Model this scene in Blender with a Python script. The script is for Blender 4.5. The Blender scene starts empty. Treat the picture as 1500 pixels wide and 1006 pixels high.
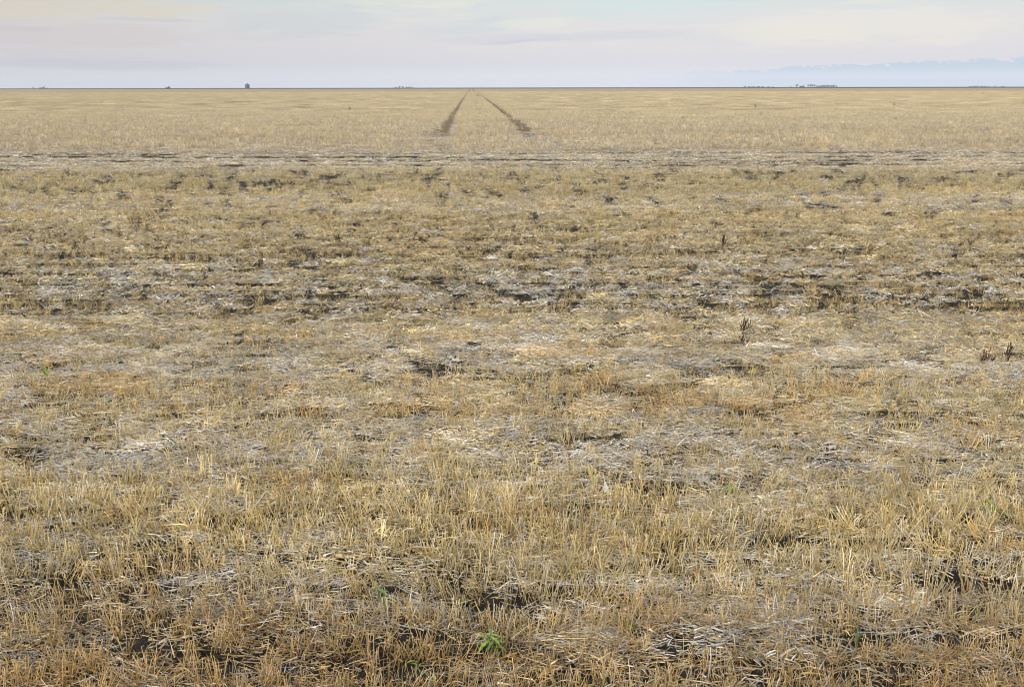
import bpy, math, random
import numpy as np
from mathutils import Matrix, Vector
PI = math.pi
R = math.radians
scene = bpy.context.scene
H = 1.75                       # eye height
TILT = 14.42
FPX = 1458.3                   # focal length in pixels of the 1500 px wide photograph (35 mm lens)
VPX = -0.0399                  # heading of the wheel tracks (x per metre of y)

# ------------------------------------------------------------------ camera
cd = bpy.data.cameras.new('camera')
cd.lens = 35.0
cd.sensor_width = 36.0
cd.clip_start = 0.05
cd.clip_end = 20000
cam = bpy.data.objects.new('camera', cd)
scene.collection.objects.link(cam)
cam.matrix_world = Matrix.Translation((0, 0, H)) @ Matrix.Rotation(R(90 - TILT), 4, 'X') @ Matrix.Rotation(R(-0.10), 4, 'Z')
scene.camera = cam
scene.view_settings.view_transform = 'Standard'
scene.view_settings.look = 'None'
scene.view_settings.gamma = 1
scene.view_settings.exposure = 0.15
scene.cycles.pixel_filter_type = 'BLACKMAN_HARRIS'
scene.cycles.filter_width = 1.05
scene.cycles.max_bounces = 6
scene.cycles.diffuse_bounces = 4
scene.cycles.glossy_bounces = 2
scene.cycles.volume_bounces = 1
scene.cycles.transmission_bounces = 2


def lin(r, g, b, a=1.0):
    f = lambda c: (c / 255 / 12.92) if c / 255 <= 0.04045 else ((c / 255 + 0.055) / 1.055) ** 2.4
    return (f(r), f(g), f(b), a)


class NT:
    """small helper round a node tree"""
    def __init__(s, nt):
        s.nt = nt
        s.n = nt.nodes
        s.l = nt.links

    def put(s, sock, v):
        if v is None:
            return
        if hasattr(v, 'links') or isinstance(v, bpy.types.NodeSocket):
            s.l.new(v, sock)
        else:
            sock.default_value = v

    def m(s, op, a, b=None, c=None):
        n = s.n.new('ShaderNodeMath')
        n.operation = op
        s.put(n.inputs[0], a)
        s.put(n.inputs[1], b)
        s.put(n.inputs[2], c)
        return n.outputs[0]

    def ss(s, x, lo, hi, a=0.0, b=1.0):
        n = s.n.new('ShaderNodeMapRange')
        n.interpolation_type = 'SMOOTHSTEP'
        s.put(n.inputs[0], x)
        s.put(n.inputs[1], lo)
        s.put(n.inputs[2], hi)
        s.put(n.inputs[3], a)
        s.put(n.inputs[4], b)
        return n.outputs[0]

    def mix(s, f, a, b, blend='MIX'):
        n = s.n.new('ShaderNodeMix')
        n.data_type = 'RGBA'
        n.blend_type = blend
        s.put(n.inputs[0], f)
        s.put(n.inputs[6], a)
        s.put(n.inputs[7], b)
        return n.outputs[2]

    def xyz(s, x, y, z=0.0):
        n = s.n.new('ShaderNodeCombineXYZ')
        s.put(n.inputs[0], x)
        s.put(n.inputs[1], y)
        s.put(n.inputs[2], z)
        return n.outputs[0]

    def noise(s, vec, scale=1.0, detail=4.0, rough=0.55, dist=0.0):
        n = s.n.new('ShaderNodeTexNoise')
        s.put(n.inputs['Vector'], vec)
        n.inputs['Scale'].default_value = scale
        n.inputs['Detail'].default_value = detail
        n.inputs['Roughness'].default_value = rough
        n.inputs['Distortion'].default_value = dist
        return n.outputs[0]

    def ramp(s, x, pts):
        n = s.n.new('ShaderNodeValToRGB')
        s.put(n.inputs[0], x)
        cr = n.color_ramp
        while len(cr.elements) < len(pts):
            cr.elements.new(0.5)
        for e, (p, c) in zip(cr.elements, pts):
            e.position = p
            e.color = c
        return n.outputs[0]


# ------------------------------------------------------------------ sky and sun
SUN_EL, SUN_AZ = 28.0, 205.0     # degrees; azimuth clockwise from +Y (behind the photographer, a little left)
world = bpy.data.worlds.new('World')
scene.world = world
world.use_nodes = True
w = NT(world.node_tree)
w.n.clear()
tc = w.n.new('ShaderNodeTexCoord')
sep = w.n.new('ShaderNodeSeparateXYZ')
w.l.new(tc.outputs['Generated'], sep.inputs[0])
X_, Y_, Z_ = sep.outputs
EL = w.m('MULTIPLY', w.m('ARCSINE', Z_), 57.2958)
AZ = w.m('MULTIPLY', w.m('ARCTAN2', X_, Y_), 57.2958)
# the streaky high cloud: very wide and thin patches close to the horizon
warp = w.noise(w.xyz(w.m('MULTIPLY', AZ, 0.06), w.m('MULTIPLY', EL, 0.5), 3.1), 1.0, 3)
ELw = w.m('ADD', EL, w.m('MULTIPLY', w.m('SUBTRACT', warp, 0.5), 0.9))
base = w.ramp(w.m('DIVIDE', EL, 10.0), [
    (0.0, lin(226, 226, 234)), (0.06, lin(222, 222, 229)), (0.13, lin(214, 213, 220)), (0.22, lin(217, 214, 218)),
    (0.32, lin(219, 216, 217)), (0.42, lin(212, 216, 216)), (0.5, lin(209, 217, 217)), (0.75, lin(214, 219, 222)), (1.0, lin(226, 228, 232))])
n1 = w.noise(w.xyz(w.m('MULTIPLY', AZ, 0.055), w.m('MULTIPLY', ELw, 0.62), 7.7), 1.0, 6, 0.55, 0.4)
cream = w.m('MULTIPLY', w.ss(n1, 0.47, 0.66), w.ss(EL, 1.4, 3.0))
col = w.mix(w.m('MULTIPLY', cream, 0.5), base, lin(230, 224, 208))
n2 = w.noise(w.xyz(w.m('MULTIPLY', AZ, 0.07), w.m('MULTIPLY', ELw, 0.9), 21.3), 1.0, 6, 0.55, 0.5)
col = w.mix(w.m('MULTIPLY', w.ss(n2, 0.5, 0.68), w.m('MULTIPLY', w.ss(EL, 1.8, 3.4), 0.55)), col, lin(196, 208, 212))


def azp(px):
    return math.degrees(math.atan((px - 750) / 1505.0))


def elp(py):
    return (128.3 - py) * 0.0381


wisp = w.noise(w.xyz(w.m('MULTIPLY', AZ, 0.35), w.m('MULTIPLY', EL, 3.0), 1.7), 1.0, 5, 0.6)


def streak(col, px0, py0, px1, py1, thick, colour, k, soft=0.35):
    """one long thin band of cloud from one bearing to another"""
    a0, a1 = azp(px0), azp(px1)
    e0, e1 = elp(py0), elp(py1)
    t = w.m('DIVIDE', w.m('SUBTRACT', AZ, a0), a1 - a0)
    ec = w.m('ADD', w.m('MULTIPLY', t, e1 - e0), e0)
    d = w.m('ABSOLUTE', w.m('ADD', w.m('SUBTRACT', EL, ec), w.m('MULTIPLY', w.m('SUBTRACT', wisp, 0.5), thick * 0.1)))
    win = w.m('MULTIPLY', w.ss(t, 0.0, soft), w.ss(t, 1.0, 1.0 - soft))
    th = w.m('MULTIPLY', w.m('MULTIPLY', thick * 0.0381, win), w.m('ADD', 0.35, w.m('MULTIPLY', wisp, 1.3)))
    f = w.m('SUBTRACT', 1.0, w.m('MINIMUM', w.m('DIVIDE', d, w.m('ADD', th, 0.004)), 1.0))
    f = w.m('MULTIPLY', w.m('MULTIPLY', w.ss(f, 0.0, 0.7), win), k)
    return w.mix(f, col, colour)


col = streak(col, 560, 66, 1110, 50, 9, lin(205, 206, 215), 0.65)
col = streak(col, 680, 68, 860, 60, 4, lin(200, 200, 214), 0.6)
col = streak(col, 120, 38, 330, 40, 3, lin(198, 200, 208), 0.5)
col = streak(col, -40, 54, 120, 52, 5, lin(196, 196, 206), 0.55)
col = streak(col, 260, 50, 620, 34, 26, lin(203, 209, 213), 0.6)
col = streak(col, -120, 96, 420, 98, 8, lin(200, 202, 218), 0.5)
col = streak(col, 690, 44, 880, 32, 8, lin(226, 225, 216), 0.6)
col = streak(col, 440, 10, 780, 4, 26, lin(228, 225, 212), 0.55)
col = streak(col, 980, 56, 1560, 44, 30, lin(228, 224, 216), 0.55)
col = streak(col, 760, 20, 1150, 10, 26, lin(206, 218, 219), 0.7)
col = streak(col, -300, 28, 420, 24, 20, lin(222, 213, 198), 0.8)
col = streak(col, -300, 60, 420, 62, 24, lin(214, 206, 208), 0.6)
# the low cumulus bank on the right
edge = w.noise(w.xyz(w.m('MULTIPLY', AZ, 0.55), 0.0, 4.2), 1.0, 2, 0.5)
edge2 = w.m('SUBTRACT', 0.75, w.m('MULTIPLY', w.m('ABSOLUTE', w.m('SUBTRACT', w.noise(w.xyz(w.m('MULTIPLY', AZ, 1.5), w.m('MULTIPLY', EL, 2.6), 9.4), 1.0, 4, 0.6), 0.5)), 3.2))
top = w.m('ADD', w.ss(AZ, azp(940), azp(1500), 0.76, 1.34),
          w.m('ADD', w.m('MULTIPLY', w.m('SUBTRACT', edge, 0.5), 0.5), w.m('MULTIPLY', w.m('SUBTRACT', edge2, 0.5), 0.42)))
fade = w.ss(AZ, azp(900), azp(1130))
inside = w.m('MULTIPLY', w.ss(w.m('SUBTRACT', top, EL), -0.015, 0.07), fade)
col = w.mix(w.m('MULTIPLY', inside, 0.65), col, lin(207, 218, 232))
cap = w.m('MULTIPLY', inside, w.ss(EL, 0.45, 1.15))
col = w.mix(w.m('MULTIPLY', cap, 0.75), col, lin(187, 203, 218))
# a little dimmer to the left, brighter to the right
gain = w.ss(AZ, -32.0, 10.0, 0.88, 1.02)
# the overcast is brighter high up and behind the camera, where the low sun stands
gain = w.m('MULTIPLY', gain, w.ss(EL, 6.0, 40.0, 1.0, 1.7))
vm = w.n.new('ShaderNodeVectorMath')
vm.operation = 'SCALE'
w.l.new(col, vm.inputs[0])
w.put(vm.inputs[3], w.m('MULTIPLY', gain, 10.0))
sky = w.n.new('ShaderNodeTexSky')
sky.sky_type = 'NISHITA'
sky.sun_disc = False
sky.sun_elevation = R(SUN_EL)
sky.sun_rotation = R(SUN_AZ)
sky.dust_density = 2.0
final = w.mix(0.93, sky.outputs[0], vm.outputs[0])
bg = w.n.new('ShaderNodeBackground')
w.l.new(final, bg.inputs[0])
bg.inputs[1].default_value = 0.1
out = w.n.new('ShaderNodeOutputWorld')
w.l.new(bg.outputs[0], out.inputs[0])

sl = bpy.data.lights.new('sun', 'SUN')
sl.energy = 1.9
sl.angle = R(10)
sl.color = (1.0, 0.94, 0.85)
sun = bpy.data.objects.new('sun', sl)
scene.collection.objects.link(sun)
sd = Vector((math.sin(R(SUN_AZ)) * math.cos(R(SUN_EL)), math.cos(R(SUN_AZ)) * math.cos(R(SUN_EL)), math.sin(R(SUN_EL))))
sun.rotation_euler = sd.to_track_quat('Z', 'Y').to_euler()

# ------------------------------------------------------------------ noise and the lie of the land
_rs = np.random.RandomState(11)
_tab = _rs.rand(8, 256, 256)


def vn(x, y, k=0):
    xi = np.floor(x).astype(np.int64)
    yi = np.floor(y).astype(np.int64)
    fx = x - xi
    fy = y - yi
    fx = fx * fx * (3 - 2 * fx)
    fy = fy * fy * (3 - 2 * fy)
    t = _tab[k % 8]
    o = (k * 37) % 251
    a = t[(xi + o) & 255, yi & 255]
    b = t[(xi + o + 1) & 255, yi & 255]
    c = t[(xi + o) & 255, (yi + 1) & 255]
    d = t[(xi + o + 1) & 255, (yi + 1) & 255]
    return (a * (1 - fx) + b * fx) * (1 - fy) + (c * (1 - fx) + d * fx) * fy


def fbm(x, y, k=0, octs=4, gain=0.55):
    s = 0
    amp = 1.0
    tot = 0
    for i in range(octs):
        s = s + amp * vn(x * 2 ** i + 13.7 * i, y * 2 ** i + 5.1 * i, k + i)
        tot += amp
        amp *= gain
    return s / tot


def pn(x, y, a, b, c, d, k=0, octs=3, gain=0.55, ang=0.6):
    """noise whose grain is a + b*y wide and c + d*y deep, so it keeps opening out with distance"""
    u = x / (a + b * y)
    v = np.log(c + d * np.maximum(y, 0.0)) / d
    return fbm(u * math.cos(ang) - v * math.sin(ang) + 61.3, u * math.sin(ang) + v * math.cos(ang) + 17.9, k, octs, gain)


def sst(x, lo, hi):
    t = np.clip((x - lo) / (hi - lo), 0, 1)
    return t * t * (3 - 2 * t)


def tr_mask(x, y):
    """wheel tracks running away across the field (1 = on a track)"""
    u = x - VPX * y
    wob = 0.16 * (fbm(y / 9.0, y * 0 + 2.2, 3, 3) - 0.5)
    m = 0
    for c, wd, k in ((-1.12, 0.31, 1.0), (2.30, 0.34, 1.0), (-1.95, 0.16, 0.45), (1.6, 0.12, 0.25)):
        m = np.maximum(m, k * (1 - sst(np.abs(u - c - wob), wd * 0.6, wd * (1.6 + 0.9 * (1 - sst(y, 32, 60))))))
    m = m * (0.32 * sst(y, 27.5, 30) + 0.68 * sst(y + 5 * (vn(x / 0.3, y / 1.5, 2) - 0.5), 25.5, 37.0))
    far = 0
    for c in (27.0, 29.2, -26.4, -28.6, -54.0, -56.2, 56.0, 58.0, -83.0, 85.0, -112.0, 113.0):
        far = np.maximum(far, 0.75 * (1 - sst(np.abs(u - c - wob), 0.12, 0.34)))
    far = far * sst(y, 40, 55)
    return np.maximum(m, far)


RUTS = [(8.62, 0.5, 5.4, 0.05, .75), (8.45, -5.5, -0.8, 0.035, .5), (9.15, -5.5, 6.0, 0.035, .5), (9.7, -6.0, 6.5, 0.035, .45), (8.05, -0.5, 5.0, 0.03, .5), (8.85, -5.0, 5.0, 0.03, .45), (9.4, -2.0, 6.0, 0.03, .45), (8.25, -5.0, 1.0, 0.03, .45),
        (7.75, -5.0, 5.0, 0.03, .35), (10.4, -6.5, 7, 0.05, .35), (6.75, 1.7, 3.9, 0.035, .6), (6.85, -0.6, 0.6, 0.035, .45), (7.45, -3.2, -2.2, 0.035, .5),
        (26.4, -18.0, -8.0, 0.75, .95), (26.1, -9.2, -2.0, 0.5, .85), (25.0, -4.0, 1.8, 0.45, .8), (27.3, -16.0, 18.0, 0.32, .4), (24.4, -14.0, 5.0, 0.25, .4),
        (23.7, 1.0, 17.0, 0.34, .6), (25.6, 3.0, 18.0, 0.3, .5), (22.7, -16.0, 18.0, 0.26, .4), (2.83, 0.4, 2.4, 0.022, .55), (2.80, -2.0, 0.2, 0.015, .3), (3.14, -2.2, 2.2, 0.02, .35)]


def gaps(x, y):
    """bare dark furrow streaks without straw"""
    yy = y * (1 + 0.03 * (vn(x / 5.0, y / 3.0, 1) - 0.5))
    st = np.interp(yy, [0, 2.7, 2.86, 2.95, 3.05, 3.3, 4.4, 4.8, 5.2, 6.5, 6.85, 7.2, 7.9, 8.4, 9.4, 10.5, 14, 16, 17.5, 20.5, 21.6, 22.4, 28, 29.5, 33, 60, 100],
                   [.14, .14, .26, .20, .15, .12, .15, .24, .15, .26, .38, .33, .40, .45, .44, .36, .30, .32, .42, .42, .40, .62, .66, .45, .22, .12, 0.0])
    n = pn(x, y, 0.10, 0.085, 0.025, 0.010, 2, 4, 0.6, 0.03)
    spk = pn(x, y, 0.05, 0.011, 0.04, 0.025, 4, 2, 0.6)
    sp = sst(y, 15, 18) * (1 - sst(y, 21, 22.5)) * 0.6 + 0.25
    big = fbm(x / 3.0, y / 0.8, 6, 3)
    v = n * (1 - sp) + spk * sp + 0.16 * (big - 0.5)
    line = sst(v, 0.80 - 0.40 * st, 0.86 - 0.40 * st)
    # small bare flecks between clumps; they must be deep to be seen over the straw in front
    fs = np.interp(y, [0, 3, 6, 9, 14, 17, 21.3, 22.5, 28, 31, 60, 130, 200], [.22, .22, .32, .30, .9, 1.6, 1.6, 1.3, 1.2, .6, .5, .3, 0])
    f = pn(x, y, 0.02, 0.0075, 0.02, 0.055, 5, 2, 0.6) + 0.06 * (big - 0.5)
    g_ = np.maximum(line, sst(f, 0.82 - 0.16 * fs, 0.86 - 0.16 * fs))
    # long ruts left by wheels and the drill, partly filled with straw
    for yc, x0, x1, hw, k in RUTS:
        wob = 0.10 * hw ** 0.3 * (vn(x / (0.12 * yc), x * 0 + yc, 1) - 0.5) * yc / 8 + 0.004 * x
        core = 1 - sst(np.abs(y - yc - wob), hw * 0.55, hw)
        win = sst(x, x0, x0 + 0.1 * (x1 - x0)) * (1 - sst(x, x1 - 0.1 * (x1 - x0), x1))
        brk = sst(fbm(x / (0.07 * yc), y * 0 + yc * 3.1, 6, 3), 0.62 - 0.5 * k, 0.68 - 0.5 * k)
        g_ = np.maximum(g_, core * win * brk)
    return g_


ROW = 0.18


def height(x, y):
    ax = np.abs(x)
    d = np.hypot(x, y)
    # long swell: level out to 420 m, a slight fall behind that crest, up again at 1200 m
    z = np.interp(d, [0, 415, 640, 1200, 6000], [0, 0, -0.85, 0.0, 0.0])
    near = 1 - sst(d, 35, 70)
    row = 0.012 * np.cos((y + 0.05 * (vn(x / 1.6, y * 0.3, 4) - 0.5)) * 2 * PI / ROW)
    z = z + near * (row * (1 - sst(d, 12, 22)) + (0.05 - 0.03 * sst(d, 5, 7)) * (fbm(x / 1.1, y / 0.6, 1, 3) - 0.5) + (0.045 - 0.025 * sst(d, 5, 7)) * (fbm(x / 0.11, y / 0.09, 3, 4, 0.7) - 0.5))
    z = z - near * 0.012 * gaps(x, y)
    # ruts of the headland pass
    hm = sst(y, 21.5, 22.5) * (1 - sst(y, 27.5, 29))
    z = z - hm * 0.03 * sst(np.sin(y * 2 * PI / 1.35 + 1.2 * fbm(x / 6, y / 4, 1)), 0.3, 0.9)
    return z


def ground_at(px, py):
    """the point of level ground seen at a place of the photograph (used once, to set things down)"""
    u, v = px - 750.0, 503.0 - py
    # undo the small roll
    a = R(0.10)
    u, v = u * math.cos(a) + v * math.sin(a), -u * math.sin(a) + v * math.cos(a)
    T = R(TILT)
    yy = FPX * math.cos(T) + v * math.sin(T)
    zz = -FPX * math.sin(T) + v * math.cos(T)
    t = H / -zz
    return u * t, yy * t


def zat(x, y):
    return float(height(np.array([x], float), np.array([y], float))[0])


def bearing(px, dist):
    return (px - 750) / 1505.0 * dist, dist


# ------------------------------------------------------------------ materials
def material(name, colour, rough=0.75, spec=0.3, noise=0.0, scale=8.0, metallic=0.0):
    m = bpy.data.materials.new(name)
    m.use_nodes = True
    t = NT(m.node_tree)
    b = t.n['Principled BSDF']
    b.inputs['Roughness'].default_value = rough
    b.inputs['Specular IOR Level'].default_value = spec
    b.inputs['Metallic'].default_value = metallic
    if noise > 0:
        g = t.n.new('ShaderNodeTexCoord')
        nz = t.noise(g.outputs['Object'], scale, 5)
        c2 = tuple(c * (1 - noise) for c in colour[:3]) + (1,)
        c1 = tuple(min(1, c * (1 + noise)) for c in colour[:3]) + (1,)
        t.l.new(t.mix(t.ss(nz, 0.35, 0.65), c2, c1), b.inputs['Base Color'])
    else:
        b.inputs['Base Color'].default_value = tuple(colour[:3]) + (1,)
    return m


def straw_material():
    m = bpy.data.materials.new('dry_straw')
    m.use_nodes = True
    t = NT(m.node_tree)
    b = t.n['Principled BSDF']
    a = t.n.new('ShaderNodeAttribute')
    a.attribute_name = 'col'
    i = t.n.new('ShaderNodeAttribute')
    i.attribute_type = 'INSTANCER'
    i.attribute_name = 'tint'
    t.l.new(t.mix(1.0, a.outputs['Color'], i.outputs['Color'], 'MULTIPLY'), b.inputs['Base Color'])
    b.inputs['Roughness'].default_value = 0.6
    b.inputs['Specular IOR Level'].default_value = 0.25
    return m


STRAW = straw_material()


def soil_material():
    m = bpy.data.materials.new('field_soil')
    m.use_nodes = True
    t = NT(m.node_tree)
    b = t.n['Principled BSDF']
    b.inputs['Roughness'].default_value = 0.95
    b.inputs['Specular IOR Level'].default_value = 0.1
    g = t.n.new('ShaderNodeNewGeometry')
    s = t.n.new('ShaderNodeSeparateXYZ')
    t.l.new(g.outputs['Position'], s.inputs[0])
    px, py, pz = s.outputs
    P = g.outputs['Position']
    fine = t.noise(P, 60.0, 5, 0.65)
    mid = t.noise(P, 9.0, 5, 0.6)
    soil = t.mix(t.ss(mid, 0.3, 0.7), (0.016, 0.0145, 0.012, 1), (0.040, 0.034, 0.027, 1))
    soil = t.mix(t.m('MULTIPLY', t.ss(fine, 0.55, 0.64), 0.35), soil, (0.20, 0.155, 0.10, 1))
    # trodden chaff and straw dust between the rows further out
    ch = t.noise(t.xyz(t.m('MULTIPLY', px, 0.7), t.m('MULTIPLY', py, 1.6), 0), 1.0, 8, 0.7)
    chaff = t.mix(t.ss(ch, 0.3, 0.7), (0.16, 0.125, 0.075, 1), (0.31, 0.25, 0.155, 1))
    c = t.mix(t.ss(py, 28.5, 33.0), soil, chaff)
    # whole field in the distance: stubble seen edge-on
    f1 = t.noise(t.xyz(t.m('MULTIPLY', px, 0.02), t.m('MULTIPLY', py, 0.05), 2), 1.0, 8, 0.65)
    f2 = t.noise(t.xyz(t.m('MULTIPLY', px, 0.5), t.m('MULTIPLY', py, 0.12), 5), 1.0, 6, 0.7)
    ff = t.m('ADD', t.m('MULTIPLY', f1, 0.65), t.m('MULTIPLY', f2, 0.35))
    field = t.mix(t.ss(ff, 0.36, 0.64), (0.27, 0.215, 0.13, 1), (0.34, 0.278, 0.172, 1))
    c = t.mix(t.ss(py, 250.0, 400.0), c, field)
    # wheel tracks, bare and brown
    u = t.m('SUBTRACT', px, t.m('MULTIPLY', py, VPX))
    near = t.m('MULTIPLY', t.m('SUBTRACT', t.noise(t.xyz(0, t.m('MULTIPLY', py, 0.08), 0), 1.0, 3), 0.5), 0.3)
    tm = 0.0
    for cc, wd, k in ((-1.12, 0.34, 0.95), (2.30, 0.38, 0.95), (27.0, .25, .55), (29.2, .25, .55), (-26.4, .25, .55), (-28.6, .25, .55),
                      (-55, .6, .5), (57, .6, .5), (-84, .7, .5), (85, .7, .5), (-112, .7, .5), (113, .7, .5)):
        dd = t.m('ABSOLUTE', t.m('SUBTRACT', u, cc))
        one = t.m('MULTIPLY', t.ss(dd, wd * 1.8, wd * 0.6), k)
        tm = t.m('MAXIMUM', one, tm)
    tm = t.m('MULTIPLY', tm, t.ss(py, 27.0, 34.0))
    tm = t.m('MULTIPLY', tm, t.ss(py, 1250.0, 1000.0))
    c = t.mix(tm, c, (0.155, 0.112, 0.068, 1))
    # ploughed neighbouring land beyond the field
    pl = t.ss(t.m('ADD', py, t.m('MULTIPLY', px, 0.18)), 1290.0, 1330.0)
    c = t.mix(pl, c, (0.085, 0.060, 0.045, 1))
    t.l.new(c, b.inputs['Base Color'])
    bp = t.n.new('ShaderNodeBump')
    bp.inputs['Strength'].default_value = 0.8
    bp.inputs['Distance'].default_value = 0.03
    t.l.new(t.m('ADD', fine, mid), bp.inputs['Height'])
    t.l.new(bp.outputs[0], b.inputs['Normal'])
    return m


# ------------------------------------------------------------------ object helpers
def mesh_object(name, verts, faces, mat, parent=None, smooth=False, link=True):
    me = bpy.data.meshes.new(name)
    me.from_pydata([tuple(v) for v in verts], [], [tuple(f) for f in faces])
    me.materials.append(mat)
    if smooth:
        me.polygons.foreach_set('use_smooth', [True] * len(me.polygons))
    me.update()
    o = bpy.data.objects.new(name, me)
    if link:
        scene.collection.objects.link(o)
    if parent:
        o.parent = parent
    return o


def tag(o, label=None, cat=None, group=None, kind=None):
    if label:
        o['label'] = label
    if cat:
        o['category'] = cat
    if group:
        o['group'] = group
    if kind:
        o['kind'] = kind
    return o


def empty(name, loc, rz=0.0, sc=1.0):
    o = bpy.data.objects.new(name, None)
    o.empty_display_size = 0.1
    o.location = loc
    o.rotation_euler = (0, 0, rz)
    o.scale = (sc, sc, sc)
    scene.collection.objects.link(o)
    return o


# ------------------------------------------------------------------ the ground: one sheet to the horizon
def axis(breaks):
    """coordinates with a spacing that grows outwards"""
    vals = [breaks[0][0]]
    for (a, sa), (b, sb) in zip(breaks[:-1], breaks[1:]):
        p = a
        while p < b - 1e-6:
            f = (p - a) / (b - a)
            p = min(b, p + sa * (sb / sa) ** f)
            vals.append(p)
    return np.array(vals)


ypos = axis([(1.6, 0.014), (4, 0.016), (6, 0.028), (12, 0.06), (30, 0.15), (60, 0.8), (400, 12), (1300, 40), (5000, 400)])
yneg = -axis([(0.1, 0.1), (3, 0.4), (40, 8), (400, 60), (5000, 600)])[::-1]
ys = np.concatenate([yneg, [0.3, 0.6, 0.9, 1.2], ypos])
xh = axis([(0.0, 0.018), (3, 0.022), (5, 0.04), (12, 0.12), (35, 0.6), (120, 6), (400, 25), (5000, 350)])
xs = np.concatenate([-xh[:0:-1], xh])
GX, GY = np.meshgrid(xs, ys)
GZ = height(GX.ravel(), GY.ravel())
nx, ny = len(xs), len(ys)
me = bpy.data.meshes.new('ground')
me.vertices.add(nx * ny)
me.vertices.foreach_set('co', np.stack([GX.ravel(), GY.ravel(), GZ], 1).ravel().astype(np.float32))
ii = (np.arange(ny - 1)[:, None] * nx + np.arange(nx - 1)[None, :]).ravel()
quads = np.stack([ii, ii + 1, ii + nx + 1, ii + nx], 1)
me.loops.add(quads.size)
me.loops.foreach_set('vertex_index', quads.ravel().astype(np.int32))
me.polygons.add(len(quads))
me.polygons.foreach_set('loop_start', (np.arange(len(quads)) * 4).astype(np.int32))
me.polygons.foreach_set('use_smooth', np.ones(len(quads), bool))
me.update(calc_edges=True)
me.materials.append(soil_material())
ground = bpy.data.objects.new('ground', me)
scene.collection.objects.link(ground)
tag(ground, 'dark crumbly soil of the flat stubble field reaching to the horizon', kind='structure')

# ------------------------------------------------------------------ straw pieces
rng = np.random.RandomState(5)
GOLD = np.array([0.63, 0.490, 0.225])
PALE = np.array([0.76, 0.645, 0.380])
GREY = np.array([0.56, 0.535, 0.505])
WHITE = np.array([0.82, 0.805, 0.785])
BROWN = np.array([0.33, 0.205, 0.095])
RUST = np.array([0.42, 0.185, 0.065])


class Straws:
    def __init__(s):
        s.v, s.f, s.c, s.n = [], [], [], 0

    def stalk(s, p, d, length, width, bend, c0, c1, segs=3, sides=3):
        """a thin tapering tube from p along d, curving by bend (a vector), colour c0 at the base to c1 at the tip"""
        d = d / np.linalg.norm(d)
        a = np.cross(d, [0.3, 0.9, 0.2])
        a /= np.linalg.norm(a)
        b = np.cross(d, a)
        ph = rng.rand() * 6.28
        for k in range(segs + 1):
            t = k / segs
            q = p + d * length * t + bend * length * t * t
            r = width * 0.5 * (1 - 0.25 * t)
            for j in range(sides):
                an = ph + j * 2 * PI / sides
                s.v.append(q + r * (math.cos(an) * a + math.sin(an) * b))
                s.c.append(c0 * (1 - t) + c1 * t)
        for k in range(segs):
            for j in range(sides):
                o = s.n + k * sides
                s.f.append((o + j, o + (j + 1) % sides, o + sides + (j + 1) % sides, o + sides + j))
        o = s.n + segs * sides
        if sides == 3:
            s.f.append((o, o + 1, o + 2))
        s.n += (segs + 1) * sides

    def blade(s, p, d, length, width, bend, c0, c1, segs=3, twist=0.6):
        """a flat curling leaf"""
        d = d / np.linalg.norm(d)
        a = np.cross(d, [0.1, 0.2, 1.0])
        if np.linalg.norm(a) < 0.1:
            a = np.array([1.0, 0, 0])
        a /= np.linalg.norm(a)
        b = np.cross(d, a)
        ph = rng.rand() * 6.28
        for k in range(segs + 1):
            t = k / segs
            q = p + d * length * t + bend * length * t * t
            r = width * 0.5 * (1 - 0.8 * t * t)
            an = ph + twist * t * 3
            u = math.cos(an) * a + math.sin(an) * b
            s.v += [q - r * u, q + r * u]
            cc = c0 * (1 - t) + c1 * t
            s.c += [cc, cc]
        for k in range(segs):
            o = s.n + 2 * k
            s.f.append((o, o + 1, o + 3, o + 2))
        s.n += (segs + 1) * 2

    def build(s, name, coll):
        me = bpy.data.meshes.new(name)
        me.from_pydata([tuple(v) for v in s.v], [], s.f)
        at = me.color_attributes.new('col', 'FLOAT_COLOR', 'POINT')
        c = np.ones((len(s.c), 4), np.float32)
        c[:, :3] = np.clip(np.array(s.c), 0, 1)
        at.data.foreach_set('color', c.ravel())
        me.materials.append(STRAW)
        o = bpy.data.objects.new(name, me)
        coll.objects.link(o)
        return o


def straw_colour(kind):
    r = rng.rand()
    if kind == 'stand':
        c = GOLD * (1 - r) + PALE * r if rng.rand() < 0.80 else (GREY if rng.rand() < 0.6 else WHITE)
        if rng.rand() < 0.12:
            c = BROWN * 0.5 + GOLD * 0.5
    else:
        q = rng.rand()
        c = GREY if q < 0.34 else WHITE if q < 0.52 else PALE if q < 0.78 else GOLD if q < 0.93 else BROWN
    return c * (0.72 + 0.5 * rng.rand())


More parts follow.
